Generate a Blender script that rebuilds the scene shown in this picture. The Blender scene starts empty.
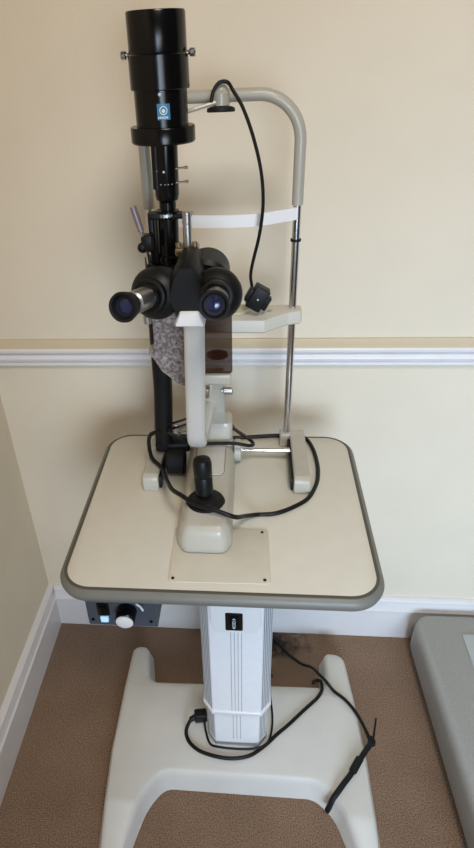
import bpy, bmesh, math, random
from mathutils import Vector, Matrix
random.seed(3)
S = bpy.context.scene
COL = S.collection
PI = math.pi

# ------------------------------------------------------------------ materials
def mat(name, col, rough=0.5, metal=0.0, noise=0.0, nscale=40.0, bump=0.0, bscale=200.0, coat=0.0, spec=0.5, alpha=1.0, trans=0.0):
    m = bpy.data.materials.new(name); m.use_nodes = True
    nt = m.node_tree; b = nt.nodes['Principled BSDF']
    b.inputs['Base Color'].default_value = (*col, 1)
    b.inputs['Roughness'].default_value = rough
    b.inputs['Metallic'].default_value = metal
    b.inputs['Coat Weight'].default_value = coat
    b.inputs['Specular IOR Level'].default_value = spec
    b.inputs['Alpha'].default_value = alpha
    b.inputs['Transmission Weight'].default_value = trans
    tc = nt.nodes.new('ShaderNodeTexCoord')
    if noise > 0:
        n = nt.nodes.new('ShaderNodeTexNoise'); n.inputs['Scale'].default_value = nscale; n.inputs['Detail'].default_value = 6
        nt.links.new(tc.outputs['Object'], n.inputs['Vector'])
        mr = nt.nodes.new('ShaderNodeMapRange'); mr.inputs[1].default_value = .3; mr.inputs[2].default_value = .7
        mr.inputs[3].default_value = 1 - noise; mr.inputs[4].default_value = 1 + noise
        nt.links.new(n.outputs['Fac'], mr.inputs[0])
        mx = nt.nodes.new('ShaderNodeVectorMath'); mx.operation = 'SCALE'
        mx.inputs[0].default_value = col
        nt.links.new(mr.outputs[0], mx.inputs['Scale'])
        nt.links.new(mx.outputs[0], b.inputs['Base Color'])
    if bump > 0:
        n = nt.nodes.new('ShaderNodeTexNoise'); n.inputs['Scale'].default_value = bscale; n.inputs['Detail'].default_value = 3
        nt.links.new(tc.outputs['Object'], n.inputs['Vector'])
        bp = nt.nodes.new('ShaderNodeBump'); bp.inputs['Strength'].default_value = bump; bp.inputs['Distance'].default_value = .002
        nt.links.new(n.outputs['Fac'], bp.inputs['Height'])
        nt.links.new(bp.outputs[0], b.inputs['Normal'])
    return m

def srgb(r, g, b):
    f = lambda c: ((c/255+.055)/1.055)**2.4 if c > 10 else c/255/12.92
    return (f(r), f(g), f(b))

M = {}
M['wall'] = mat('cream_wall_paint', srgb(223, 212, 192), .75, noise=.025, nscale=6, bump=.25, bscale=160, spec=.3)
M['cove'] = mat('darker_cream', srgb(200, 186, 158), .6)  # darker, yellower cream than the wall, for the strip above the rail
M['trim'] = mat('white_gloss_paint', srgb(224, 221, 221), .35, noise=.02, nscale=20)
M['laminate'] = mat('cream_laminate', srgb(213, 209, 196), .42, noise=.02, nscale=30, spec=.4)
M['seam'] = mat('dark_seam', srgb(84, 82, 72), .6)
M['edge'] = mat('grey_rubber_edge', srgb(116, 115, 108), .45, noise=.03, nscale=60)
M['plate'] = mat('pale_metal_plate', srgb(208, 203, 189), .4, noise=.03, nscale=40)
M['alu'] = mat('painted_aluminium', srgb(236, 237, 240), .4, metal=0, noise=.02, nscale=60)
M['alu_dark'] = mat('groove_grey', srgb(166, 168, 172), .5, metal=.3)
M['white'] = mat('white_plastic', srgb(233, 233, 233), .35)
M['base'] = mat('white_cast_base_paint', srgb(214, 213, 208), .45, noise=.035, nscale=14, spec=.4)
M['black'] = mat('black_gloss_enamel', (.003, .003, .0035), .2, spec=.28)
M['blackm'] = mat('black_satin', (.004, .0045, .005), .45, spec=.3)
M['rubber'] = mat('black_rubber', (.007, .0075, .009), .6, spec=.3)
M['cable'] = mat('black_cable_sheath', (.005, .005, .005), .45, spec=.3)
M['chrome'] = mat('chrome', (.62, .62, .64), .2, metal=1)
M['steel'] = mat('satin_steel', (.5, .5, .49), .35, metal=1)
M['brass'] = mat('dull_brass', (.36, .3, .2), .4, metal=1)
M['beige'] = mat('beige_enamel', srgb(184, 180, 168), .38, noise=.025, nscale=50, coat=.2)
M['beige_l'] = mat('light_beige_enamel', srgb(196, 195, 190), .2, noise=.02, nscale=50, coat=.3)
M['tube'] = mat('grey_tube_enamel', srgb(172, 168, 156), .38, coat=.2)
M['band'] = mat('white_vinyl_band', srgb(235, 235, 236), .5)
M['chin'] = mat('chin_rest_plastic', srgb(204, 201, 190), .45)
M['yellow'] = mat('aged_cup_paper', srgb(186, 178, 148), .6)
M['panel'] = mat('slate_panel', srgb(72, 80, 90), .45, noise=.04, nscale=80)
M['label'] = mat('blue_label', srgb(48, 118, 160), .4)
M['labelw'] = mat('label_print_white', srgb(205, 225, 232), .5)
M['lens'] = mat('coated_lens', (.012, .018, .06), .15, spec=.6)
M['grey'] = mat('grey_plastic_shell', srgb(158, 158, 156), .5, noise=.05, nscale=160, bump=.2, bscale=500)
M['greyp'] = mat('pale_grey_plate', srgb(176, 182, 183), .45)
M['mauve'] = mat('mauve_handle', srgb(150, 138, 142), .35, metal=.6)

def emis(name, col, st):
    m = bpy.data.materials.new(name); m.use_nodes = True
    b = m.node_tree.nodes['Principled BSDF']
    b.inputs['Base Color'].default_value = (*col, 1)
    b.inputs['Emission Color'].default_value = (*col, 1); b.inputs['Emission Strength'].default_value = st
    return m
M['lit'] = emis('lit_switch_lens', (.42, .68, .95), .55)

# breath shield: brown see-through acrylic
def shield_mat():
    m = bpy.data.materials.new('brown_acrylic'); m.use_nodes = True
    nt = m.node_tree; b = nt.nodes['Principled BSDF']
    b.inputs['Base Color'].default_value = (*srgb(52, 26, 16), 1)
    b.inputs['Roughness'].default_value = .12
    b.inputs['Alpha'].default_value = .66
    return m
M['shield'] = shield_mat()

# left panel: glossy clear film, a mottled reflection painted into its noise colours
def film_mat():
    m = bpy.data.materials.new('painted_reflection_film'); m.use_nodes = True
    nt = m.node_tree; b = nt.nodes['Principled BSDF']
    tc = nt.nodes.new('ShaderNodeTexCoord')
    n = nt.nodes.new('ShaderNodeTexNoise'); n.inputs['Scale'].default_value = 190; n.inputs['Detail'].default_value = 5; n.inputs['Distortion'].default_value = .4
    nt.links.new(tc.outputs['Object'], n.inputs['Vector'])
    cr = nt.nodes.new('ShaderNodeValToRGB')
    e = cr.color_ramp.elements
    e[0].position = .30; e[0].color = (*srgb(112, 98, 96), 1)
    e[1].position = .74; e[1].color = (*srgb(188, 183, 180), 1)
    x = e.new(.46); x.color = (*srgb(134, 122, 120), 1)
    x = e.new(.56); x.color = (*srgb(162, 154, 152), 1)
    nt.links.new(n.outputs['Fac'], cr.inputs[0])
    nt.links.new(cr.outputs[0], b.inputs['Base Color'])
    b.inputs['Roughness'].default_value = .15
    return m
M['film'] = film_mat()

def carpet_mat():
    m = bpy.data.materials.new('brown_carpet'); m.use_nodes = True
    nt = m.node_tree; b = nt.nodes['Principled BSDF']; L = nt.links.new
    tc = nt.nodes.new('ShaderNodeTexCoord')
    def noise(s, d=4):
        n = nt.nodes.new('ShaderNodeTexNoise'); n.inputs['Scale'].default_value = s; n.inputs['Detail'].default_value = d
        L(tc.outputs['Object'], n.inputs['Vector']); return n
    n1 = noise(420); n2 = noise(9); n3 = noise(45, 5)
    cr = nt.nodes.new('ShaderNodeValToRGB'); e = cr.color_ramp.elements
    e[0].position = .36; e[0].color = (*srgb(100, 74, 55), 1)
    e[1].position = .64; e[1].color = (*srgb(165, 140, 119), 1)
    L(n1.outputs['Fac'], cr.inputs[0])
    cr2 = nt.nodes.new('ShaderNodeMapRange'); cr2.inputs[1].default_value = .3; cr2.inputs[2].default_value = .7
    cr2.inputs[3].default_value = .90; cr2.inputs[4].default_value = 1.07
    L(n2.outputs['Fac'], cr2.inputs[0])
    sc = nt.nodes.new('ShaderNodeVectorMath'); sc.operation = 'SCALE'
    L(cr.outputs[0], sc.inputs[0]); L(cr2.outputs[0], sc.inputs['Scale'])
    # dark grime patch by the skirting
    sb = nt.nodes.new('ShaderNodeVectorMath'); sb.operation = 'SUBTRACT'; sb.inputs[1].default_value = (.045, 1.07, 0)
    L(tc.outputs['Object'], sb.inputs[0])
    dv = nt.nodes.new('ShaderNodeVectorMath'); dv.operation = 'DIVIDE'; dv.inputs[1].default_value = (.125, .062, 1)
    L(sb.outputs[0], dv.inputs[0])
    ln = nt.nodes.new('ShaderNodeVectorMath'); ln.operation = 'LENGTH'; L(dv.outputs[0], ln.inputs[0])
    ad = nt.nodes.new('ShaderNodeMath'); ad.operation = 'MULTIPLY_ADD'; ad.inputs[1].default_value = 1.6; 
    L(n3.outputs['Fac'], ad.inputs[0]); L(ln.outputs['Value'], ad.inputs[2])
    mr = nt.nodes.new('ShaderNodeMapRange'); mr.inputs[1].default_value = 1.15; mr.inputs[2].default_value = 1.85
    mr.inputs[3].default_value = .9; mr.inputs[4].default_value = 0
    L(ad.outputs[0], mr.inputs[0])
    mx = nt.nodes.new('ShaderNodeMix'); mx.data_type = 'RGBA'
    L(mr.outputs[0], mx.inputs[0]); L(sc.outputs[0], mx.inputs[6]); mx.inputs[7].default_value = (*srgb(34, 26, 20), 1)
    L(mx.outputs[2], b.inputs['Base Color'])
    b.inputs['Roughness'].default_value = .95; b.inputs['Specular IOR Level'].default_value = .1
    b.inputs['Sheen Weight'].default_value = .2
    bp = nt.nodes.new('ShaderNodeBump'); bp.inputs['Strength'].default_value = .6; bp.inputs['Distance'].default_value = .003
    L(n1.outputs['Fac'], bp.inputs['Height']); L(bp.outputs[0], b.inputs['Normal'])
    return m
M['carpet'] = carpet_mat()

# ------------------------------------------------------------------ mesh tools
def join(*bms):
    out = bmesh.new()
    for b in bms:
        me = bpy.data.meshes.new('t'); b.to_mesh(me); b.free(); out.from_mesh(me); bpy.data.meshes.remove(me)
    return out

def box(x0, x1, y0, y1, z0, z1, bev=0.0, seg=3):
    bm = bmesh.new(); bmesh.ops.create_cube(bm, size=1)
    for v in bm.verts:
        v.co = Vector(((x0+x1)/2+v.co.x*(x1-x0), (y0+y1)/2+v.co.y*(y1-y0), (z0+z1)/2+v.co.z*(z1-z0)))
    if bev: bmesh.ops.bevel(bm, geom=list(bm.edges), offset=bev, segments=seg, profile=.5, affect='EDGES')
    return bm

def turn(bm, rot, about):
    c = Vector(about)
    bmesh.ops.transform(bm, matrix=Matrix.Translation(c) @ rot.to_4x4() @ Matrix.Translation(-c), verts=bm.verts)
    return bm

def fillet(pts, rad, n=8):
    out = []; N = len(pts)
    for i, p in enumerate(pts):
        r = rad[i] if isinstance(rad, (list, tuple)) else rad
        p = Vector(p); a = Vector(pts[i-1])-p; b = Vector(pts[(i+1) % N])-p
        la, lb = a.length, b.length; a.normalize(); b.normalize()
        ang = a.angle(b)
        if r <= 0 or ang > PI-.02: out.append(tuple(p)); continue
        d = min(r/math.tan(ang/2), la*.49, lb*.49); r2 = d*math.tan(ang/2)
        c = p+(a+b).normalized()*(r2/math.sin(ang/2))
        s = p+a*d-c; e = p+b*d-c
        a0 = math.atan2(s.y, s.x); a1 = math.atan2(e.y, e.x); dd = (a1-a0+PI) % (2*PI)-PI
        for k in range(n+1):
            t = a0+dd*k/n; out.append((c.x+r2*math.cos(t), c.y+r2*math.sin(t)))
    return out

def area2(p): return sum(p[i-1][0]*p[i][1]-p[i][0]*p[i-1][1] for i in range(len(p)))

def offset(pts, d):
    N = len(pts); out = []
    for i in range(N):
        p0, p1, p2 = Vector(pts[i-1]), Vector(pts[i]), Vector(pts[(i+1) % N])
        e1 = (p1-p0); e2 = (p2-p1)
        if e1.length < 1e-7: e1 = e2
        if e2.length < 1e-7: e2 = e1
        n1 = Vector((e1.y, -e1.x)).normalized(); n2 = Vector((e2.y, -e2.x)).normalized()
        n = (n1+n2).normalized(); k = 1/max(.5, n.dot(n1))
        out.append(tuple(p1+n*d*k))
    return out

def loft(outline, rings, axis='z'):
    """stack of offset outlines [(offset, height)...] closed by caps; axis z: (x,y,h), y: (x,h,z), x: (h,y,z)"""
    if area2(outline) < 0: outline = outline[::-1]
    clean = []
    for p in outline:
        if not clean or (Vector(p)-Vector(clean[-1])).length > 1e-5: clean.append(p)
    outline = clean
    bm = bmesh.new(); R = []
    for d, h in rings:
        o = offset(outline, d)
        if axis == 'z': R.append([bm.verts.new((x, y, h)) for x, y in o])
        elif axis == 'y': R.append([bm.verts.new((x, h, y)) for x, y in o])
        else: R.append([bm.verts.new((h, x, y)) for x, y in o])
    N = len(outline)
    for a, b in zip(R, R[1:]):
        for i in range(N): bm.faces.new((a[i-1], a[i], b[i], b[i-1]))
    bm.faces.new(R[0][::-1]); bm.faces.new(R[-1])
    bmesh.ops.recalc_face_normals(bm, faces=bm.faces)
    return bm

def rrect(x0, x1, y0, y1, r, n=6): return fillet([(x0, y0), (x1, y0), (x1, y1), (x0, y1)], r, n)

def slab(outline, h0, h1, bev=.001, axis='z'):
    return loft(outline, [(-bev, h0), (0, h0+bev), (0, h1-bev), (-bev*.3, h1-bev*.3), (-bev, h1)], axis)

def lathe(p0, p1, prof, n=32):
    """revolve profile [(t along p0->p1 in metres, radius)...]"""
    p0 = Vector(p0); ax = (Vector(p1)-p0).normalized()
    u = ax.orthogonal().normalized(); w = ax.cross(u)
    bm = bmesh.new(); R = []
    for t, r in prof:
        c = p0+ax*t
        R.append([bm.verts.new(c+(u*math.cos(2*PI*k/n)+w*math.sin(2*PI*k/n))*max(r, 1e-5)) for k in range(n)])
    for a, b in zip(R, R[1:]):
        for i in range(n): bm.faces.new((a[i-1], a[i], b[i], b[i-1]))
    bm.faces.new(R[0][::-1]); bm.faces.new(R[-1])
    bmesh.ops.recalc_face_normals(bm, faces=bm.faces)
    return bm

def cyl(p0, p1, r, bev=.0006, n=24, r1=None):
    L = (Vector(p1)-Vector(p0)).length; r1 = r if r1 is None else r1
    bev = min(bev, L*.3, r*.5)
    return lathe(p0, p1, [(0, r-bev), (bev, r), (L-bev, r1), (L, r1-bev)], n)

def ball(c, r, s=(1, 1, 1), n=20):
    bm = bmesh.new(); bmesh.ops.create_uvsphere(bm, u_segments=n, v_segments=n//2+2, radius=r)
    for v in bm.verts: v.co = Vector((v.co.x*s[0], v.co.y*s[1], v.co.z*s[2]))+Vector(c)
    return bm

def spline(pts, n=8):
    P = [Vector(p) for p in pts]; out = []
    if len(P) < 3: return P
    for i in range(len(P)-1):
        a = P[i-1] if i else P[0]*2-P[1]; b = P[i]; c = P[i+1]; d = P[i+2] if i+2 < len(P) else P[-1]*2-P[-2]
        for k in range(n):
            t = k/n
            out.append(.5*((2*b)+(c-a)*t+(2*a-5*b+4*c-d)*t*t+(3*b-a-3*c+d)*t**3))
    out.append(P[-1]); return out

def tube(pts, r, n=12, sm=8, rx=None, up=None):
    """swept round (or r by rx flat) section; smooth through the points"""
    P = spline(pts, sm) if sm else [Vector(p) for p in pts]
    bm = bmesh.new(); R = []; prev = Vector(up) if up else None
    for i, p in enumerate(P):
        t = (P[min(i+1, len(P)-1)]-P[max(i-1, 0)]).normalized()
        u = t.orthogonal() if prev is None else prev-t*prev.dot(t)
        u.normalize(); w = t.cross(u); prev = u
        a = r; b = rx or r
        R.append([bm.verts.new(p+u*math.cos(2*PI*k/n)*a+w*math.sin(2*PI*k/n)*b) for k in range(n)])
    for a, b in zip(R, R[1:]):
        for i in range(n): bm.faces.new((a[i-1], a[i], b[i], b[i-1]))
    bm.faces.new(R[0][::-1]); bm.faces.new(R[-1])
    bmesh.ops.recalc_face_normals(bm, faces=bm.faces)
    return bm

ORG = {}
def obj(name, bm, m, parent=None, label=None, smooth=35):
    o0 = ORG[parent.name] if parent else Vector((0, 0, 0))
    me = bpy.data.meshes.new(name)
    for v in bm.verts: v.co -= o0
    bm.to_mesh(me); bm.free()
    for p in me.polygons: p.use_smooth = True
    me.set_sharp_from_angle(angle=math.radians(smooth))
    me.materials.append(M[m])
    o = bpy.data.objects.new(name, me); COL.objects.link(o)
    if parent: o.parent = parent
    ORG[o.name] = o0.copy()
    if label: o['label'] = label
    return o
def thing(name, label, cat, loc, group=None):
    o = bpy.data.objects.new(name, None); COL.objects.link(o); o.location = loc
    o.empty_display_size = .05
    o['label'] = label; o['category'] = cat
    if group: o['group'] = group
    ORG[o.name] = Vector(loc); return o
def tag(o, label, cat, group=None):
    o['label'] = label; o['category'] = cat
    if group: o['group'] = group
    return o
def struct(name, bm, m):
    o = obj(name, bm, m); o['kind'] = 'structure'; return o

# ------------------------------------------------------------------ the room
YW = 1.125; XL = -.575; YF = -2.6; XR = 2.4
struct('floor', box(XL-.1, XR, YF, YW+.1, -.05, 0), 'carpet')
struct('wall_back', box(XL-.1, XR, YW, YW+.1, 0, 2.5), 'wall')
struct('wall_left', box(XL-.1, XL, YF, YW, 0, 2.5), 'wall')

def profile_x(prof, x0, x1):       # prof: (distance out from the back wall, z)
    bm = bmesh.new()
    a = [bm.verts.new((x0, YW-d, z)) for d, z in prof]; b = [bm.verts.new((x1, YW-d, z)) for d, z in prof]
    n = len(prof)
    for i in range(n): bm.faces.new((a[i-1], a[i], b[i], b[i-1]))
    bm.faces.new(a); bm.faces.new(b[::-1]); bmesh.ops.recalc_face_normals(bm, faces=bm.faces); return bm
def profile_y(prof, y0, y1):
    bm = bmesh.new()
    a = [bm.verts.new((XL+d, y0, z)) for d, z in prof]; b = [bm.verts.new((XL+d, y1, z)) for d, z in prof]
    n = len(prof)
    for i in range(n): bm.faces.new((a[i-1], a[i], b[i], b[i-1]))
    bm.faces.new(a); bm.faces.new(b[::-1]); bmesh.ops.recalc_face_normals(bm, faces=bm.faces); return bm
skirt = [(-.001, 0), (.018, 0), (.018, .104), (.0215, .107), (.0215, .111), (.017, .114), (.014, .124), (.012, .134), (.0145, .137), (.0145, .141), (.010, .146), (.004, .149), (-.001, .149)]
rail = [(-.001, .850), (.006, .850), (.010, .853), (.010, .857), (.007, .860), (.013, .864), (.015, .870), (.013, .876), (.010, .879), (.016, .884), (.020, .888), (.0205, .893), (.018, .896), (-.001, .896)]
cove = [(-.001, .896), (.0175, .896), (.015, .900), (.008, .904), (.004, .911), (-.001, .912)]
struct('baseboard_back', profile_x(skirt, XL+.018, XR), 'trim')
struct('baseboard_left', profile_y(skirt, YF, YW), 'trim')
struct('trim_1', profile_x(rail, XL, XR), 'trim')
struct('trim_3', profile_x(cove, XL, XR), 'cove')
struct('trim_2', profile_y(rail, YF, YW-.022), 'trim')

# ------------------------------------------------------------------ instrument table
TT = .76
table = thing('instrument_table', 'white and cream pedestal table on a splayed cast base, carrying the eye microscope', 'table', (-.03, .8, 0))
# cast base
bo = fillet([(-.314, 1.004), (-.316, .72), (-.308, .60), (-.292, .38), (-.270, .38), (-.258, .53), (-.232, .625), (-.192, .675),
             (.150, .674), (.196, .635), (.226, .55), (.243, .38), (.256, .38), (.264, .58), (.264, .75), (.248, 1.006), (.200, 1.010), (.194, .902), (-.254, .892), (-.276, 1.004)],
            [.022, .3, .3, .012, .012, .2, .2, .05, .06, .12, .2, .008, .008, .3, .3, .028, .015, .022, .028, .016], 7)
bm = loft(bo, [(.010, 0), (.012, .004), (.010, .012), (.0035, .045), (.0005, .057), (-.004, .0625), (-.010, .065)])
for yy in (.62, .61, .60, .59, .55, .5, .45, .87, .89, .92, .95):
    bmesh.ops.bisect_plane(bm, geom=bm.verts[:]+bm.edges[:]+bm.faces[:], plane_co=(0, yy, 0), plane_no=(0, 1, 0))
bmesh.ops.triangulate(bm, faces=[f for f in bm.faces if len(f.verts) > 4])
def hz(y):
    if y < .605: return max(.02, .065-.34*(.605-y)) if y < .605 else .065
    if y > .88: return .065-.12*(y-.88)
    return .065
for v in bm.verts: v.co.z *= hz(v.co.y)/.065
obj('base', bm, 'base', table, 'white enamelled cast base with four splayed feet', smooth=28)

# lifting column: lower shaft, outer sleeve with fluted corners
def oct_(x0, x1, y0, y1, c, cy):
    return [(x0+c, y0), (x1-c, y0), (x1, y0+cy), (x1, y1-cy), (x1-c, y1), (x0+c, y1), (x0, y1-cy), (x0, y0+cy)]
CX0, CX1, CY0, CY1 = -.0975, .0455, .735, .885
col = obj('column', loft(fillet(oct_(CX0, CX1, CY0, CY1, .020, .026), .003, 3), [(-.001, .205), (0, .206), (0, .725)]), 'alu', table, 'silver fluted outer sleeve of the lifting column')
fl = []
for i in range(5):                                  # dark flutes on the corner facets
    t = .14+.18*i
    for sx, xa in ((-1, CX0), (1, CX1)):
        x = xa-sx*.020*(1-t) if False else xa + (-sx)*(.020*(1-t)); y = CY0+.026*t
        fl.append(turn(box(x-.0013, x+.0013, y-.0010, y+.0010, .212, .72), Matrix.Rotation(-sx*-.915, 3, 'Z'), (x, y, 0)))
for dx in (-.010, -.003, .004, .011):
    x = (CX0+CX1)/2+dx; fl.append(box(x-.0006, x+.0006, CY0-.0004, CY0+.001, .21, .472))
obj('fluting', join(*fl), 'alu_dark', col)
obj('sleeve_lip', loft(fillet(oct_(CX0-.003, CX1+.003, CY0-.003, CY1+.003, .021, .027), .003, 3), [(-.001, .196), (0, .198), (0, .206), (-.002, .208)]), 'white', col)
lower = obj('inner_column', loft(fillet(oct_(CX0+.006, CX1-.006, CY0+.006, CY1-.006, .017, .023), .003, 3), [(0, .066), (0, .198)]), 'alu', table)
fl = []
for i in range(4):
    t = .2+.2*i
    for sx, xa in ((-1, CX0+.006), (1, CX1-.006)):
        x = xa+(-sx)*(.017*(1-t)); y = CY0+.006+.023*t
        fl.append(turn(box(x-.0012, x+.0012, y-.0009, y+.0009, .085, .194), Matrix.Rotation(sx*.915, 3, 'Z'), (x, y, 0)))
for dx in (-.008, 0, .008):
    x = (CX0+CX1)/2+dx; fl.append(box(x-.0006, x+.0006, CY0+.0056, CY0+.007, .09, .194))
obj('fluting', join(*fl), 'alu_dark', lower)
obj('grime_ring', loft(fillet(oct_(CX0+.004, CX1-.004, CY0+.004, CY1-.004, .018, .024), .003, 3), [(0, .065), (0, .0685), (-.0015, .0735)]), 'alu_dark', lower)
obj('sleeve_screw', cyl((CX1, .80, .245), (CX1+.008, .80, .245), .004), 'blackm', col)
# head plate of the column with its switch
sw = obj('switch_plate', loft(fillet([(-.0745, .50), (-.067, .478), (-.062, .474), (.010, .474), (.015, .478), (.0225, .50), (.0235, .70), (-.0755, .70)], .003, 3), [(0, CY0+.001), (0, CY0-.0025), (-.0015, CY0-.004)], 'y'), 'white', table, 'white trapezoid plate around the rocker switch')
SY = CY0-.004
obj('switch_bezel', slab(rrect(-.0455, -.0125, .484, .532, .003, 4), SY-.0025, SY+.001, .0008, 'y'), 'blackm', sw)
rk = box(-.038, -.020, SY-.006, SY-.001, .489, .527, .002, 2)
obj('rocker', rk, 'black', sw)
marks = []
cx = -.029
def ring(c, r0, r1, yy, n=20):
    bm = bmesh.new(); A = []; B = []
    for k in range(n):
        a = 2*PI*k/n
        A.append((c[0]+r0*math.cos(a), c[1]+r0*math.sin(a))); B.append((c[0]+r1*math.cos(a), c[1]+r1*math.sin(a)))
    va = [bm.verts.new((x, yy, z)) for x, z in A]; vb = [bm.verts.new((x, yy, z)) for x, z in B]
    vc = [bm.verts.new((x, yy+.0006, z)) for x, z in A]; vd = [bm.verts.new((x, yy+.0006, z)) for x, z in B]
    for i in range(n):
        bm.faces.new((va[i-1], va[i], vb[i], vb[i-1])); bm.faces.new((vc[i-1], vc[i], vd[i], vd[i-1]))
        bm.faces.new((vb[i-1], vb[i], vd[i], vd[i-1])); bm.faces.new((va[i-1], va[i], vc[i], vc[i-1]))
    bmesh.ops.recalc_face_normals(bm, faces=bm.faces); return bm
def tri(p, yy): return loft(p, [(0, yy), (0, yy+.0006)], 'y')
yy = SY-.0064
marks = [ring((cx, .5125), .0022, .0034, yy), ring((cx, .5045), .0022, .0034, yy), tri([(cx-.0035, .4985), (cx+.0035, .4985), (cx, .494)], yy), tri([(cx-.0035, .5195), (cx, .524), (cx+.0035, .5195)], yy)]
obj('switch_marking', join(*marks), 'labelw', sw)

# top
X0, X1, Y0, Y1 = -.283, .1885, .577, .985
to = rrect(X0, X1, Y0, Y1, .045, 10)
obj('tabletop', loft(to, [(-.006, TT-.004), (-.0035, TT-.004), (-.0035, TT-.0004), (-.0042, TT)]), 'laminate', table, 'cream laminate top surface')
tb = obj('edge_band', loft(to, [(-.004, .7355), (.002, .7362), (.0065, .740), (.0085, .746), (.0085, .750), (.006, .7555), (.0015, .7590), (0, .7592)]), 'edge', table, 'rounded grey rubber edging')
obj('edge_seam', loft(to, [(-.006, TT-.003), (.0008, TT-.003), (.0008, TT-.0003), (-.0002, TT-.0001), (-.006, TT-.0001)]), 'seam', tb)
for o in list(COL.objects):
    if o.name == 'edge_seam': o.data.materials[0] = M['seam']
obj('support_plate', box(-.20, .14, .66, .93, .722, .7358, .002), 'blackm', table)
# fixing plate in the top
pl = obj('fixing_plate', slab(fillet([(-.121, .595), (.031, .597), (.029, .713), (-.123, .713)], .006, 4), TT-.0004, TT+.0012, .0006), 'plate', table, 'thin square metal plate screwed to the tabletop')
for (x, y) in ((.019, .705), (-.114, .602), (.022, .604), (-.113, .705)):
    obj('screw', cyl((x, y, TT+.0008), (x, y, TT+.0020), .0026, .0004, 14), 'blackm', pl)
# control box below the front edge
cb = obj('control_box', box(-.272, -.153, .636, .72, .603, .7357, .003), 'panel', table, 'slate grey control box hung below the front left of the top')
FY = .636
obj('power_switch', join(box(-.2520, -.2320, FY-.004, FY+.002, .632, .659, .0015), box(-.2480, -.2360, FY-.007, FY, .635, .656, .0015)), 'black', cb)
obj('lit_lens', box(-.2485, -.2355, FY-.005, FY+.001, .6165, .6295, .0015), 'lit', cb, 'glowing pale blue lens')
kn = obj('dimmer_knob', lathe((-.2020, FY+.001, .6445), (-.2020, FY-.05, .6415), [(0, .0165), (.002, .017), (.022, .016), (.023, .0145), (.0235, .0145)]), 'black', cb)
obj('knob_cap', lathe((-.2020, FY-.0222, .6431), (-.2020, FY-.05, .6415), [(0, .0142), (.0015, .0145), (.0028, .0138), (.003, .0135)]), 'white', kn, 'white face of the dimmer knob')
obj('indicator_hook', tube([(-.1840, FY, .668), (-.1820, FY-.008, .669), (-.176, FY-.010, .666), (-.1725, FY-.010, .657)], .0020), 'white', cb)
for x, z in ((-.2630, .618), (-.1640, .618)):
    obj('screw', cyl((x, FY+.001, z), (x, FY-.0014, z), .0032, .0004, 14), 'black', cb)

# ------------------------------------------------------------------ headrest frame
PY = .96; PL = -.165; PR = .0685
hr = thing('headrest_frame', 'arched grey tube headrest with chrome posts, white forehead band and chin rest', 'headrest', ((PL+PR)/2, PY, TT))
def arc(cx, cz, r, a0, a1, n): return [(cx+r*math.cos(a0+(a1-a0)*k/n), PY, cz+r*math.sin(a0+(a1-a0)*k/n)) for k in range(n+1)]
rr = .062; zt = 1.3635
pts = [(PR, PY, 1.211), (PR, PY, 1.25)]+arc(PR-rr, zt-rr, rr, 0, PI/2, 12)+arc(PL+rr, zt-rr, rr, PI/2, PI, 12)+[(PL, PY, 1.25), (PL, PY, 1.211)]
obj('arch_tube', tube(pts, .0088, 18, 0), 'tube', hr, 'grey enamelled arch')
for x in (PL, PR):
    p = obj('post', cyl((x, PY, .782), (x, PY, 1.214), .0064), 'chrome', hr, 'chrome post')
    obj('stop_ring', lathe((x, PY, 1.155), (x, PY, 1.2), [(0, .0062), (0, .0085), (.0035, .0085), (.0035, .0062)]), 'rubber', p)
    obj('post_foot', box(x-.013, x+.013, PY-.012, PY+.012, TT+.0003, .789, .003), 'beige', hr)
# rail covers on the tabletop, outer beige shells with dark inner cheeks
for sx, x0, x1 in ((-1, -.191, -.163), (1, .0745, .1025)):
    side = fillet([(.804, TT+.0006), (.978, TT+.0006), (.978, .782), (.95, .790), (.815, .792), (.804, .787)], [.001, .001, .006, .02, .008, .006], 4)
    c = obj('rail_cover', slab(side, x0, x1, .002, 'x'), 'beige', hr)
    xi = x1 if sx < 0 else x0
    inn = fillet([(.812, TT+.001), (.97, TT+.001), (.97, .778), (.812, .786)], .003, 3)
    obj('inner_cheek', slab(inn, xi-.001 if sx < 0 else xi-.0045, xi+.0045 if sx < 0 else xi+.001, .0006, 'x'), 'blackm', c)
# forehead band bowing towards the examiner
def ribbon(pts, h, th):
    P = spline(pts, 6); bm = bmesh.new(); R = []
    for i, p in enumerate(P):
        t = (P[min(i+1, len(P)-1)]-P[max(i-1, 0)]); t.z = 0; t.normalize(); nrm = Vector((t.y, -t.x, 0))*th/2
        R.append([bm.verts.new(p+nrm+Vector((0, 0, h/2))), bm.verts.new(p-nrm+Vector((0, 0, h/2))), bm.verts.new(p-nrm-Vector((0, 0, h/2))), bm.verts.new(p+nrm-Vector((0, 0, h/2)))])
    for a, b in zip(R, R[1:]):
        for i in range(4): bm.faces.new((a[i-1], a[i], b[i], b[i-1]))
    bm.faces.new(R[0][::-1]); bm.faces.new(R[-1]); bmesh.ops.recalc_face_normals(bm, faces=bm.faces); return bm
obj('forehead_band', ribbon([(PL, PY-.009, 1.197), (-.145, PY-.016, 1.197), (-.10, PY-.032, 1.197), (-.047, PY-.037, 1.197), (.005, PY-.032, 1.197), (.050, PY-.016, 1.199), (PR, PY-.009, 1.200)], .0185, .0025), 'band', hr, 'white forehead band')
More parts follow.
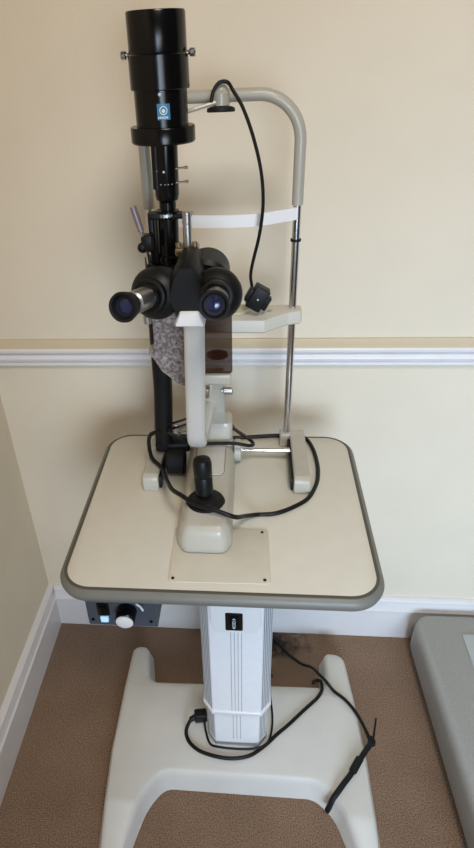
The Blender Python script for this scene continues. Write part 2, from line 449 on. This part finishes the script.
# chin rest on its clamp
cr = obj('chin_bracket', slab(fillet([(.084, .945), (.084, .973), (.060, .976), (-.155, .976), (-.176, .972), (-.176, .948), (-.150, .938), (-.11, .908), (.020, .905), (.060, .938)], .006, 4), 1.018, 1.042, .003), 'chin', hr, 'cream chin rest bracket')
obj('chin_cup', slab(fillet([(-.075, .925), (-.020, .925), (-.003, .945), (-.010, .965), (-.085, .965), (-.092, .945)], .008, 4), 1.041, 1.048, .002), 'yellow', cr, 'yellowed chin cup')
obj('bracket_screw', cyl((.030, .945, 1.041), (.030, .945, 1.0435), .004), 'steel', cr)
# fixation lamp on the arch with its lead and plug
fx = obj('fixation_lamp', join(cyl((-.047, PY-.016, 1.349), (-.047, PY-.016, 1.372), .0125, .004), ball((-.047, PY-.012, 1.369), .0115), box(-.056, -.038, PY-.02, PY+.005, 1.355, 1.370, .004)), 'tube', hr, 'small grey fixation lamp clipped to the arch')
obj('lamp_cup', lathe((-.047, PY-.016, 1.3515), (-.047, PY-.017, 1.34), [(0, .014), (.002, .0195), (.006, .0205), (.0075, .019), (.0055, .017)]), 'rubber', fx)
obj('lamp_arm', tube([(-.054, PY-.026, 1.357), (-.085, PY-.034, 1.350), (-.105, PY-.036, 1.345)], .0028, 8), 'tube', fx)
lead = obj('lamp_lead', tube([(-.060, .932, 1.358), (-.0565, .932, 1.371), (-.048, .934, 1.381), (-.037, .936, 1.381), (-.029, .93, 1.371), (-.015, .924, 1.349), (.000, .917, 1.311), (.011, .911, 1.268), (.0145, .908, 1.225), (.010, .909, 1.181), (0, .914, 1.135), (-.003, .921, 1.112), (-.001, .927, 1.093)], .0026, 10), 'cable', fx, 'black hanging lead')
pg = join(turn(box(-.011, .029, .921, .937, 1.059, 1.083, .002), Matrix.Rotation(.52, 3, 'Y'), (.009, .929, 1.071)),
          turn(box(-.004, .022, .917, .941, 1.053, 1.092, .002), Matrix.Rotation(.52, 3, 'Y'), (.009, .929, 1.073)))
plg = obj('lead_plug', pg, 'blackm', lead, 'black square plug')
obj('plug_dot', cyl((.009, .9175, 1.073), (.009, .916, 1.073), .0015, .0003, 10), 'labelw', plg)

# ------------------------------------------------------------------ slit lamp microscope
sl = thing('slit_lamp_microscope', 'black and beige eye examination microscope with tall black lamp housing, standing mid table', 'microscope', (-.073, .8, TT))
# carriage
car = [(-.115, .935), (-.114, .672), (-.104, .652), (-.038, .652), (-.028, .672), (-.029, .935)]
bm = loft(fillet(car, [.02, .02, .02, .02, .02, .02], 6), [(-.003, TT+.0022), (0, TT+.005), (0, .775), (-.003, .795), (-.008, .806), (-.014, .810)])
cg = obj('carriage', bm, 'beige', sl, 'beige sliding carriage with rounded joystick housing', smooth=50)
obj('lid', slab(fillet([(-.097, .789), (-.0455, .789), (-.0455, .920), (-.097, .920)], .012, 6), .8085, .8120, .0016), 'beige_l', cg)
obj('lid_seam', slab(fillet([(-.0978, .7882), (-.0447, .7882), (-.0447, .9208), (-.0978, .9208)], .0128, 6), .8080, .8104, .0002), 'seam', cg)
obj('rear_post', slab(fillet([(-.086, .878), (-.034, .878), (-.034, .925), (-.086, .925)], .010, 5), .80, .858, .008), 'beige', sl)
ax = obj('axle', cyl((-.134, .898, .787), (.072, .898, .787), .0042), 'chrome', sl, 'chrome cross axle')
obj('axle_disc', cyl((-.031, .898, .787), (-.018, .898, .787), .0205, .0015), 'beige', ax, 'beige disc on the axle')
obj('axle_wheel', cyl((-.152, .862, .787), (-.120, .862, .787), .0245, .002), 'rubber', ax, 'black ribbed wheel beside the carriage')
obj('axle_cap', cyl((.062, .898, .787), (.071, .898, .787), .0056), 'steel', ax)
# joystick
js = obj('joystick', lathe((-.0725, .724, .808), (-.0760, .732, .889), [(0, .012), (.004, .0105), (.010, .0100), (.016, .0110), (.018, .0142), (.045, .0145), (.048, .0135), (.051, .0145), (.071, .0150), (.078, .0130), (.081, .007)]), 'blackm', sl, 'black joystick grip')
obj('boot', lathe((-.0720, .7225, .806), (-.0722, .7228, .83), [(0, .031), (.003, .0315), (.006, .029), (.008, .021), (.011, .019), (.013, .012)]), 'rubber', js)
obj('grip_ring', lathe((-.0729, .7252, .825), (-.0735, .7268, .85), [(0, .0105), (.0003, .0115), (.003, .0115), (.0033, .0105)]), 'steel', js)
# microscope arm: glossy front column that curves back under itself
def arm_sweep(path, w, d):
    P = spline(path, 6); bm = bmesh.new(); R = []; n = 20
    for i, p in enumerate(P):
        t = (P[min(i+1, len(P)-1)]-P[max(i-1, 0)]).normalized(); x = Vector((1, 0, 0)); w2 = t.cross(x).normalized()
        q = []
        for k in range(n):
            a = 2*PI*k/n; c, s = math.cos(a), math.sin(a)
            e = .6; q.append(bm.verts.new(p+x*(w*math.copysign(abs(c)**e, c))+w2*(d*math.copysign(abs(s)**e, s))))
        R.append(q)
    for a, b in zip(R, R[1:]):
        for i in range(n): bm.faces.new((a[i-1], a[i], b[i], b[i-1]))
    bm.faces.new(R[0][::-1]); bm.faces.new(R[-1]); bmesh.ops.recalc_face_normals(bm, faces=bm.faces); return bm
arm = obj('microscope_arm', arm_sweep([(-.0775, .735, 1.122), (-.0785, .733, 1.08), (-.0800, .731, 1.02), (-.0815, .729, .955), (-.0820, .732, .930), (-.0815, .746, .915), (-.078, .79, .914), (-.073, .85, .918), (-.068, .885, .915)], .0145, .013), 'beige_l', sl, 'glossy cream microscope arm', smooth=60)
obj('arm_bracket', loft(fillet([(.815, .985), (.848, .985), (.888, .93), (.900, .864), (.866, .864), (.845, .90)], .006, 4), [(-.002, -.086), (0, -.084), (0, -.046), (-.002, -.044)], 'x'), 'beige', sl, 'tapered beige bracket behind the arm')
obj('arm_cap', loft(fillet([(-.1035, 1.113), (-.0605, 1.113), (-.0690, 1.134), (-.0940, 1.134)], .003, 4), [(-.002, .713), (0, .716), (0, .75)], 'y'), 'white', arm, 'white trapezoid cap')
# binocular head
hd = obj('binocular_head', join(
    loft(fillet([(-.112, 1.150), (-.098, 1.118), (-.070, 1.116), (-.054, 1.150), (-.064, 1.176), (-.074, 1.194), (-.094, 1.194), (-.104, 1.176)], .008, 4), [(-.004, .718), (0, .724), (0, .80), (-.004, .804)], 'y'),
    box(-.102, -.074, .775, .815, 1.150, 1.186, .005),
    cyl((-.063, .77, 1.154), (-.063, .825, 1.158), .031, .006, 36)), 'blackm', sl, 'black binocular body', smooth=40)
obj('head_collar', lathe((-.084, .770, 1.135), (-.084, .740, 1.1345), [(0, .020), (.020, .020), (.024, .018)]), 'black', hd)
def ocular(p0, p1, lab):
    p0 = Vector(p0); p1 = Vector(p1); L = (p1-p0).length
    b = obj('prism_housing', lathe(p0, p1, [(0, .027), (.004, .033), (.030, .0345), (.036, .0325), (.041, .027), (.044, .0225), (.052, .0215), (.0525, .0205)], 40), 'blackm', sl, lab)
    e = obj('eyepiece_barrel', lathe(p0, p1, [(.050, .0140), (.054, .0143), (L-.030, .0143), (L-.028, .012), (L-.014, .012)], 32), 'steel', b, 'satin steel eyepiece barrel')
    rg = [(.064, .0142), (.0645, .0146), (.068, .0146), (.0685, .0142)]
    obj('scale_ring', lathe(p0, p1, [(.050, .0175), (.0505, .018), (.062, .0178), (.063, .0145)], 32), 'black', b)
    obj('eyecup', lathe(p0, p1, [(L-.019, .0125), (L-.018, .0155), (L-.010, .0170), (L-.003, .0183), (L, .0177), (L-.001, .0150), (L-.006, .0125), (L-.008, .0125), (L-.0085, .010)], 36), 'rubber', b, 'black rubber eyecup')
    obj('eye_lens', lathe(p0, p1, [(L-.0095, .0095), (L-.0080, .0092), (L-.0068, .006), (L-.0063, .001)], 28), 'lens', b, 'blue coated lens')
    return b
ocular((-.1205, .765, 1.146), (-.1515, .64, 1.170), 'black left prism housing')
ocular((-.0480, .765, 1.143), (-.0435, .64, 1.1710), 'black right prism housing')
obj('head_screw', join(cyl((-.1430, .745, 1.106), (-.1430, .745, 1.117), .0055), cyl((-.143, .745, 1.117), (-.140, .750, 1.135), .003)), 'steel', hd)
# tonometer post on top of the head
tp = obj('tonometer_post', join(cyl((-.090, .815, 1.190), (-.0893, .815, 1.238), .0062), cyl((-.090, .815, 1.222), (-.0898, .815, 1.2245), .0068), cyl((-.0894, .815, 1.234), (-.0893, .815, 1.2375), .0068)), 'steel', sl, 'satin steel post above the binoculars')
obj('post_flange', join(box(-.107, -.075, .800, .832, 1.181, 1.192, .003), cyl((-.079, .803, 1.190), (-.079, .803, 1.200), .004), cyl((-.103, .812, 1.188), (-.103, .812, 1.197), .004)), 'brass', tp, 'worn brass coloured flange')
# breath shields
obj('breath_shield', slab(rrect(-.116, -.0300, .9905, 1.135, .005, 5), .8165, .8195, .0008, 'y'), 'shield', sl, 'brown tinted acrylic breath shield')
obj('shield_bracket', join(box(-.120, -.032, .812, .829, .972, .9895, .003), box(-.066, -.062, .808, .815, .955, .975, .001)), 'beige', sl)
obj('clamp_knob', join(cyl((-.049, .820, .9575), (-.040, .820, .9575), .0026), cyl((-.0445, .820, .9575), (-.0300, .820, .9575), .0062, .001)), 'steel', sl, 'small knurled steel knob')
obj('brass_stud', box(-.074, -.0675, .808, .816, .950, .9665, .001), 'brass', sl)
obj('objective_window', loft([(-.053+.0165*math.cos(a*PI/12), 1.020+.0078*math.sin(a*PI/12)) for a in range(24)], [(0, .8200), (0, .826), (-.002, .829)], 'y'), 'blackm', sl, 'dark oval window behind the shield')
fp = fillet([(-.148, 1.118), (-.094, 1.118), (-.094, .972), (-.112, .975), (-.140, 1.000), (-.1515, 1.022), (-.148, 1.055)], .004, 4)
obj('reflector_film', slab(fp, .806, .809, .0008, 'y'), 'film', sl, 'glossy panel left of the arm with a painted grey and mauve reflection')
# illumination column
il = obj('illumination_arm', tube([(-.1455, .868, 1.16), (-.1490, .872, 1.09), (-.1515, .876, 1.01), (-.1530, .879, .93), (-.1570, .880, .86), (-.1590, .880, .812)], .0135, 16, 6, rx=.0165, up=(0, 1, 0)), 'blackm', sl, 'black upright illumination arm')
obj('arm_foot', slab(fillet([(-.175, .868), (-.142, .868), (-.112, .870), (-.112, .905), (-.142, .905), (-.175, .898)], .006, 4), .799, .818, .003), 'blackm', sl)
obj('arm_lug', join(cyl((-.1590, .862, 1.013), (-.1570, .846, 1.011), .0090, .0015), cyl((-.1570, .848, 1.011), (-.1570, .842, 1.010), .0045)), 'tube', il, 'grey lug on the arm')
obj('upper_bracket', join(box(-.1500, -.1420, .852, .868, 1.13, 1.228, .002), box(-.150, -.135, .850, .872, 1.128, 1.145, .003), box(-.150, -.085, .83, .87, 1.122, 1.136, .004)), 'blackm', il)
tl = obj('lamp_tube', lathe((-.123, .86, 1.150), (-.119, .86, 1.32), [(0, .010), (.004, .0155), (.010, .0175), (.016, .0165), (.018, .0145), (.070, .0148), (.072, .0165), (.080, .0165), (.082, .0120), (.092, .0120), (.095, .0155), (.102, .0170), (.168, .0170)]), 'black', sl, 'black illumination tube')
obj('tube_rib', join(cyl((-.1325, .852, 1.26), (-.1315, .852, 1.318), .006), box(-.1425, -.1375, .850, .866, 1.155, 1.228, .0015)), 'blackm', tl)
dots = []
for (x, z) in ((-.121, 1.283), (-.131, 1.284), (-.132, 1.268), (-.126, 1.267), (-.120, 1.267), (-.116, 1.267), (-.111, 1.267)):
    dots.append(ball((x, .8432+((x+.1205)/.017)**2*.009, z), .0007 if (x, z) != (-.121, 1.283) else .0017, n=8))
obj('tube_marking', join(*dots), 'labelw', tl)
for z in (1.286, 1.268):
    obj('pin', join(cyl((-.106, .852, z), (-.090, .850, z+.001), .0015, .0003, 10), cyl((-.093, .8505, z+.001), (-.0885, .850, z+.001), .0021, .0004, 10)), 'chrome', tl, 'small chrome pin')
srg = [lathe((-.1245, .86, 1.2235), (-.1245, .86, 1.23), [(0, .0175), (.0005, .0182), (.0035, .0182), (.004, .0175)])]
for k in range(28):
    a = 2*PI*k/28; x = -.1245+.0182*math.cos(a); y = .86+.0182*math.sin(a)
    srg.append(turn(box(x-.0009, x+.0009, y-.0008, y+.0008, 1.2232, 1.2280), Matrix.Rotation(a, 3, 'Z'), (x, y, 0)))
obj('slit_ring', join(*srg), 'steel', tl, 'toothed steel slit ring')
obj('ring_bracket', join(box(-.110, -.086, .838, .862, 1.222, 1.2285, .002), box(-.147, -.125, .842, .866, 1.2205, 1.2285, .002)), 'blackm', tl)
# lamp housing
HX, HY = -.1205, .86
z0 = 1.318
lh = obj('lamp_housing', lathe((HX, HY, z0), (HX, HY, 2), [(0, .0415), (.002, .0430), (.018, .0430), (.020, .0420), (.020, .0345), (.062, .0345), (.062, .0375), (.063, .0382), (.0995, .0380), (.1005, .0368), (.101, .0362), (.1025, .0366), (.143, .0366), (.145, .0356), (.145, .0325), (.135, .0325), (.134, .0315)], 56), 'black', sl, 'tall glossy black cylindrical lamp housing', smooth=30)
for s in (-1, 1):
    a = obj('housing_screw', join(cyl((HX+s*.036, HY, 1.4185), (HX+s*.041, HY, 1.4185), .0028), cyl((HX+s*.040, HY, 1.4185), (HX+s*.0475, HY, 1.4185), .0052, .0012, 12)), 'chrome', lh, 'bright steel thumb screw')
obj('housing_stud', ball((HX+.0035, HY-.0345, 1.3755), .0022, n=10), 'labelw', lh, 'white stud')
# curved blue label with a ringed eye emblem and a line of white print
def curved(x0, x1, zA, zB, r, n=10, th=.0004):
    bm = bmesh.new(); R = []
    for k in range(n+1):
        x = x0+(x1-x0)*k/n; y = HY-math.sqrt(r*r-(x-HX)**2)
        R.append([bm.verts.new((x, y, zA)), bm.verts.new((x, y, zB)), bm.verts.new((x, y+th+.001, zB)), bm.verts.new((x, y+th+.001, zA))])
    for a, b in zip(R, R[1:]):
        for i in range(4): bm.faces.new((a[i-1], a[i], b[i], b[i-1]))
    bm.faces.new(R[0]); bm.faces.new(R[-1][::-1]); bmesh.ops.recalc_face_normals(bm, faces=bm.faces); return bm
lb = obj('maker_label', curved(-.1215, -.1055, 1.3475, 1.3655, .0349), 'label', lh, 'blue square label with white ringed emblem')
def wrapxy(bm, r):
    for v in bm.verts:
        d = v.co.y; v.co.y = HY-math.sqrt(max(0, r*r-(v.co.x-HX)**2))+d
    return bm
pr = [wrapxy(ring((-.1135, 1.358), .0040, .0050, 0), .0352), wrapxy(loft([(-.1135+.0022*math.cos(a*PI/8), 1.3575+.0022*math.sin(a*PI/8)) for a in range(16)], [(0, 0), (0, .0006)], 'y'), .0352)]
for k, x in enumerate((-.1200, -.1178, -.1156, -.1134, -.1112, -.1090)):
    pr.append(wrapxy(box(x-.0006, x+.0008, 0, .0006, 1.3490, 1.3512), .0352))
obj('label_print', join(*pr), 'labelw', lb)
# filter lever at left of the tube
lv = obj('filter_lever', join(tube([(-.1655, .832, 1.242), (-.1575, .834, 1.208)], .0048, 14, 0)), 'mauve', sl, 'mauve tipped lever left of the tube')
obj('lever_rod', tube([(-.158, .834, 1.210), (-.153, .836, 1.185), (-.150, .838, 1.150)], .0030, 12), 'chrome', lv)
obj('lever_clamp', join(box(-.159, -.1415, .83, .85, 1.178, 1.202, .004), ball((-.158, .836, 1.184), .0075), box(-.153, -.145, .832, .846, 1.128, 1.162, .002)), 'blackm', lv)
obj('tube_pawl', tube([(-.118, .845, 1.150), (-.109, .838, 1.154), (-.104, .834, 1.148)], .005, 10), 'blackm', tl)
# cable clips at the left of the carriage
def clip_pts(x, y, z, s): return [(x-s, y, z), (x-s*.9, y, z+.016), (x, y, z+.022), (x+s*.9, y, z+.014), (x+s*.6, y, z+.002), (x, y-.004, z-.004)]
obj('clear_clip', tube(clip_pts(-.137, .892, .822, .008), .0027, 8), 'steel', il)
obj('wire_clip', tube(clip_pts(-.170, .905, .822, .009), .0030, 8), 'steel', il)
obj('terminal_pin', join(cyl((-.133, .87, .853), (-.105, .87, .855), .002), cyl((-.133, .87, .845), (-.105, .87, .847), .002)), 'chrome', il)
for i, z in enumerate((.875, .864)):
    obj('thin_lead', tube([(-.146, .862, z-.01), (-.125, .858, z), (-.10, .868, z+.004), (-.085, .88, z)], .0022, 8), 'cable', il)

# ------------------------------------------------------------------ cables on the tabletop
cz = TT+.0040
ct = obj('looped_cable', tube([(-.162, .868, .845), (-.180, .872, .838), (-.188, .880, .815), (-.1795, .852, .800), (-.158, .825, .797), (-.143, .785, .800), (-.128, .742, .816), (-.108, .715, .825), (-.086, .6965, .8245), (-.052, .684, .823), (-.0235, .683, .812), (-.008, .722, .780), (.010, .744, cz), (.040, .748, cz), (.070, .764, cz), (.098, .789, cz), (.1155, .828, cz), (.1220, .865, cz), (.1225, .900, cz), (.1185, .938, cz), (.1090, .970, cz), (.092, .9830, cz), (.060, .9830, cz), (.020, .9790, cz), (-.030, .972, cz), (-.060, .9665, cz)], .0037, 12), 'cable')
tag(ct, 'thick black cable looped on the tabletop around the joystick and right foot', 'cable')
ct = obj('signal_lead', tube([(-.148, .860, .850), (-.120, .855, .838), (-.086, .866, .823), (-.058, .868, .822), (-.028, .868, .822), (-.004, .872, .815), (.004, .884, .810), (-.004, .896, .813), (-.030, .905, .828), (-.036, .91, .834)], .0032, 10), 'cable')
tag(ct, 'short black lead crossing the carriage behind the microscope arm', 'cable')

# ------------------------------------------------------------------ power cords round the pedestal
bz = .0655
def onb(x, y, r=.0042): return (x, y, hz(y)+r+.0006)
pc = obj('power_cord', tube([(-.122, .796, .088), (-.136, .785, .083), (-.1455, .762, .074), onb(-.138, .740), onb(-.1155, .7215), onb(-.088, .712), onb(-.052, .7065), onb(-.018, .709), onb(.010, .719), onb(.040, .742), onb(.066, .768), onb(.097, .796), onb(.125, .824), onb(.150, .848), onb(.168, .866), onb(.180, .886), onb(.1815, .900, .005), (.180, .914, .066), (.172, .922, .056), (.160, .917, .050)], .0042, 12), 'cable')
tag(pc, 'black power cord circling the column foot and hooked at the base rear', 'cable')
pp = thing('cord_plug', 'black moulded plug at the lower left of the column', 'plug', (-.115, .796, .075))
obj('plug_body', turn(box(-.128, -.0985, .780, .802, .0765, .1035, .004), Matrix.Rotation(.15, 3, 'Z'), (-.113, .79, .09)), 'blackm', pp)
obj('plug_neck', cyl((-.122, .792, .088), (-.138, .784, .082), .0065, .001, 14), 'blackm', pp)
lp = obj('thin_loop_cord', tube([(-.104, .782, .082), (-.099, .762, .072), (-.088, .736, .0720), (-.068, .7265, .0780), (-.03, .7245, .0780), (.010, .7265, .0790), (.036, .735, .0790), (.049, .757, .0700), (.0555, .785, .076), (.0555, .812, .088), (.0515, .838, .105), (.0505, .85, .125)], .0026, 10), 'cable')
tag(lp, 'thin black lead hugging the foot of the silver column', 'cable')
c2 = obj('trailing_cord', tube([(.060, 1.085, .006), (.085, 1.060, .006), (.108, 1.030, .008), (.138, .993, .022), (.163, .955, .060), (.176, .926, .077), (.190, .906, .080), onb(.210, .886), onb(.232, .866), onb(.250, .842), onb(.263, .815), onb(.2725, .787), (.280, .765, .062)], .0040, 12), 'cable')
tag(c2, 'black cord trailing from the dark carpet patch over the base right side', 'cable')
st = thing('cable_strap', 'black strap tying the cords across the right front leg of the base', 'strap', (.23, .70, .066))
obj('strap_band', tube([(.280, .770, .058), (.276, .757, .071), (.262, .739, .0725), (.245, .716, .0725), (.226, .690, .0725), (.207, .668, .0725), (.192, .650, .0715), (.180, .638, .063), (.174, .632, .045), (.170, .630, .030)], .0052, 12, 6, rx=.0062, up=(0, 0, 1)), 'rubber', st)
obj('strap_buckle', tube([(.248, .722, .0745), (.236, .704, .0755), (.228, .692, .0745)], .0055, 12, 4, rx=.0085, up=(0, 0, 1)), 'rubber', st)
obj('strap_tail', tube([(.276, .750, .070), (.285, .770, .074), (.291, .790, .080), (.297, .812, .084)], .0022, 8), 'cable', st)
obj('strap_knot', ball((.282, .767, .066), .0085, (1, 1.5, 1)), 'rubber', st)

# ------------------------------------------------------------------ grey platform at the right
gp = thing('grey_platform', 'low grey plastic platform with rounded corners against the skirting at right', 'platform', (.75, .8, 0))
go = fillet([(.452, .30), (1.12, .30), (1.12, 1.086), (.432, 1.086)], [.04, .04, .04, .045], 8)
obj('shell', loft(go, [(-.010, .026), (-.001, .032), (.002, .045), (.001, .108), (-.001, .120), (-.006, .128), (-.012, .1305)]), 'grey', gp, smooth=60)
obj('plinth', loft(go, [(-.02, 0), (-.02, .032)]), 'blackm', gp)
obj('inset_plate', slab(fillet([(.541, .902), (.76, .898), (.76, 1.022), (.541, 1.022)], .004, 3), .130, .1335, .0008), 'greyp', gp, 'paler raised plate')

# ------------------------------------------------------------------ light
def area(name, loc, target, sx, sy, e, col, spread=180):
    l = bpy.data.lights.new(name, 'AREA'); l.shape = 'RECTANGLE'; l.size = sx; l.size_y = sy; l.energy = e; l.color = col; l.spread = math.radians(spread)
    o = bpy.data.objects.new(name, l); COL.objects.link(o); o.location = loc
    o.rotation_euler = (Vector(target)-Vector(loc)).to_track_quat('-Z', 'Y').to_euler(); return o
area('window_daylight', (.60, -1.7, 1.05), (.65, 1.0, .45), 1.0, 1.0, 10.8, (.55, .76, 1.0), 62)
area('warm_fill', (.70, -2.2, 1.35), (.2, 1.0, .8), 1.1, 1.1, 11.5, (1.0, .78, .57))  # added warm fill from behind the camera, stands for no known lamp
area('ceiling_lamp', (.3, -.2, 2.45), (.4, .7, 0), .5, .5, 17, (1.0, .91, .80))
w = bpy.data.worlds.new('World'); S.world = w; w.use_nodes = True
w.node_tree.nodes['Background'].inputs[0].default_value = (1.0, .92, .82, 1)
w.node_tree.nodes['Background'].inputs[1].default_value = .05

# ------------------------------------------------------------------ camera (principal point is off centre: cropped photo)
F = 585.0; PPX, PPY = 195.0, 424.0; H = 1.42
def dcam(x, y): return Vector((x-PPX, y-PPY, F)).normalized()
Z = -dcam(243, 1340); Y = dcam(254.6, 49); Y = (Y-Z*Y.dot(Z)).normalized(); X = Y.cross(Z)
R = Matrix((X, Y, Z))
right, down, fwd = R @ Vector((1, 0, 0)), R @ Vector((0, 1, 0)), R @ Vector((0, 0, 1))
cam = bpy.data.cameras.new('Camera'); co = bpy.data.objects.new('Camera', cam); COL.objects.link(co)
rot = Matrix((right, -down, -fwd)).transposed()
co.matrix_world = Matrix.Translation((0, 0, H)) @ rot.to_4x4()
cam.sensor_fit = 'VERTICAL'; cam.sensor_height = 24; cam.lens = F/848*24
cam.shift_x = (237-PPX)/848; cam.shift_y = 0; cam.clip_start = .01
S.camera = co
S.view_settings.view_transform = 'Standard'; S.view_settings.look = 'None'; S.view_settings.gamma = 1
S.view_settings.exposure = 0.0
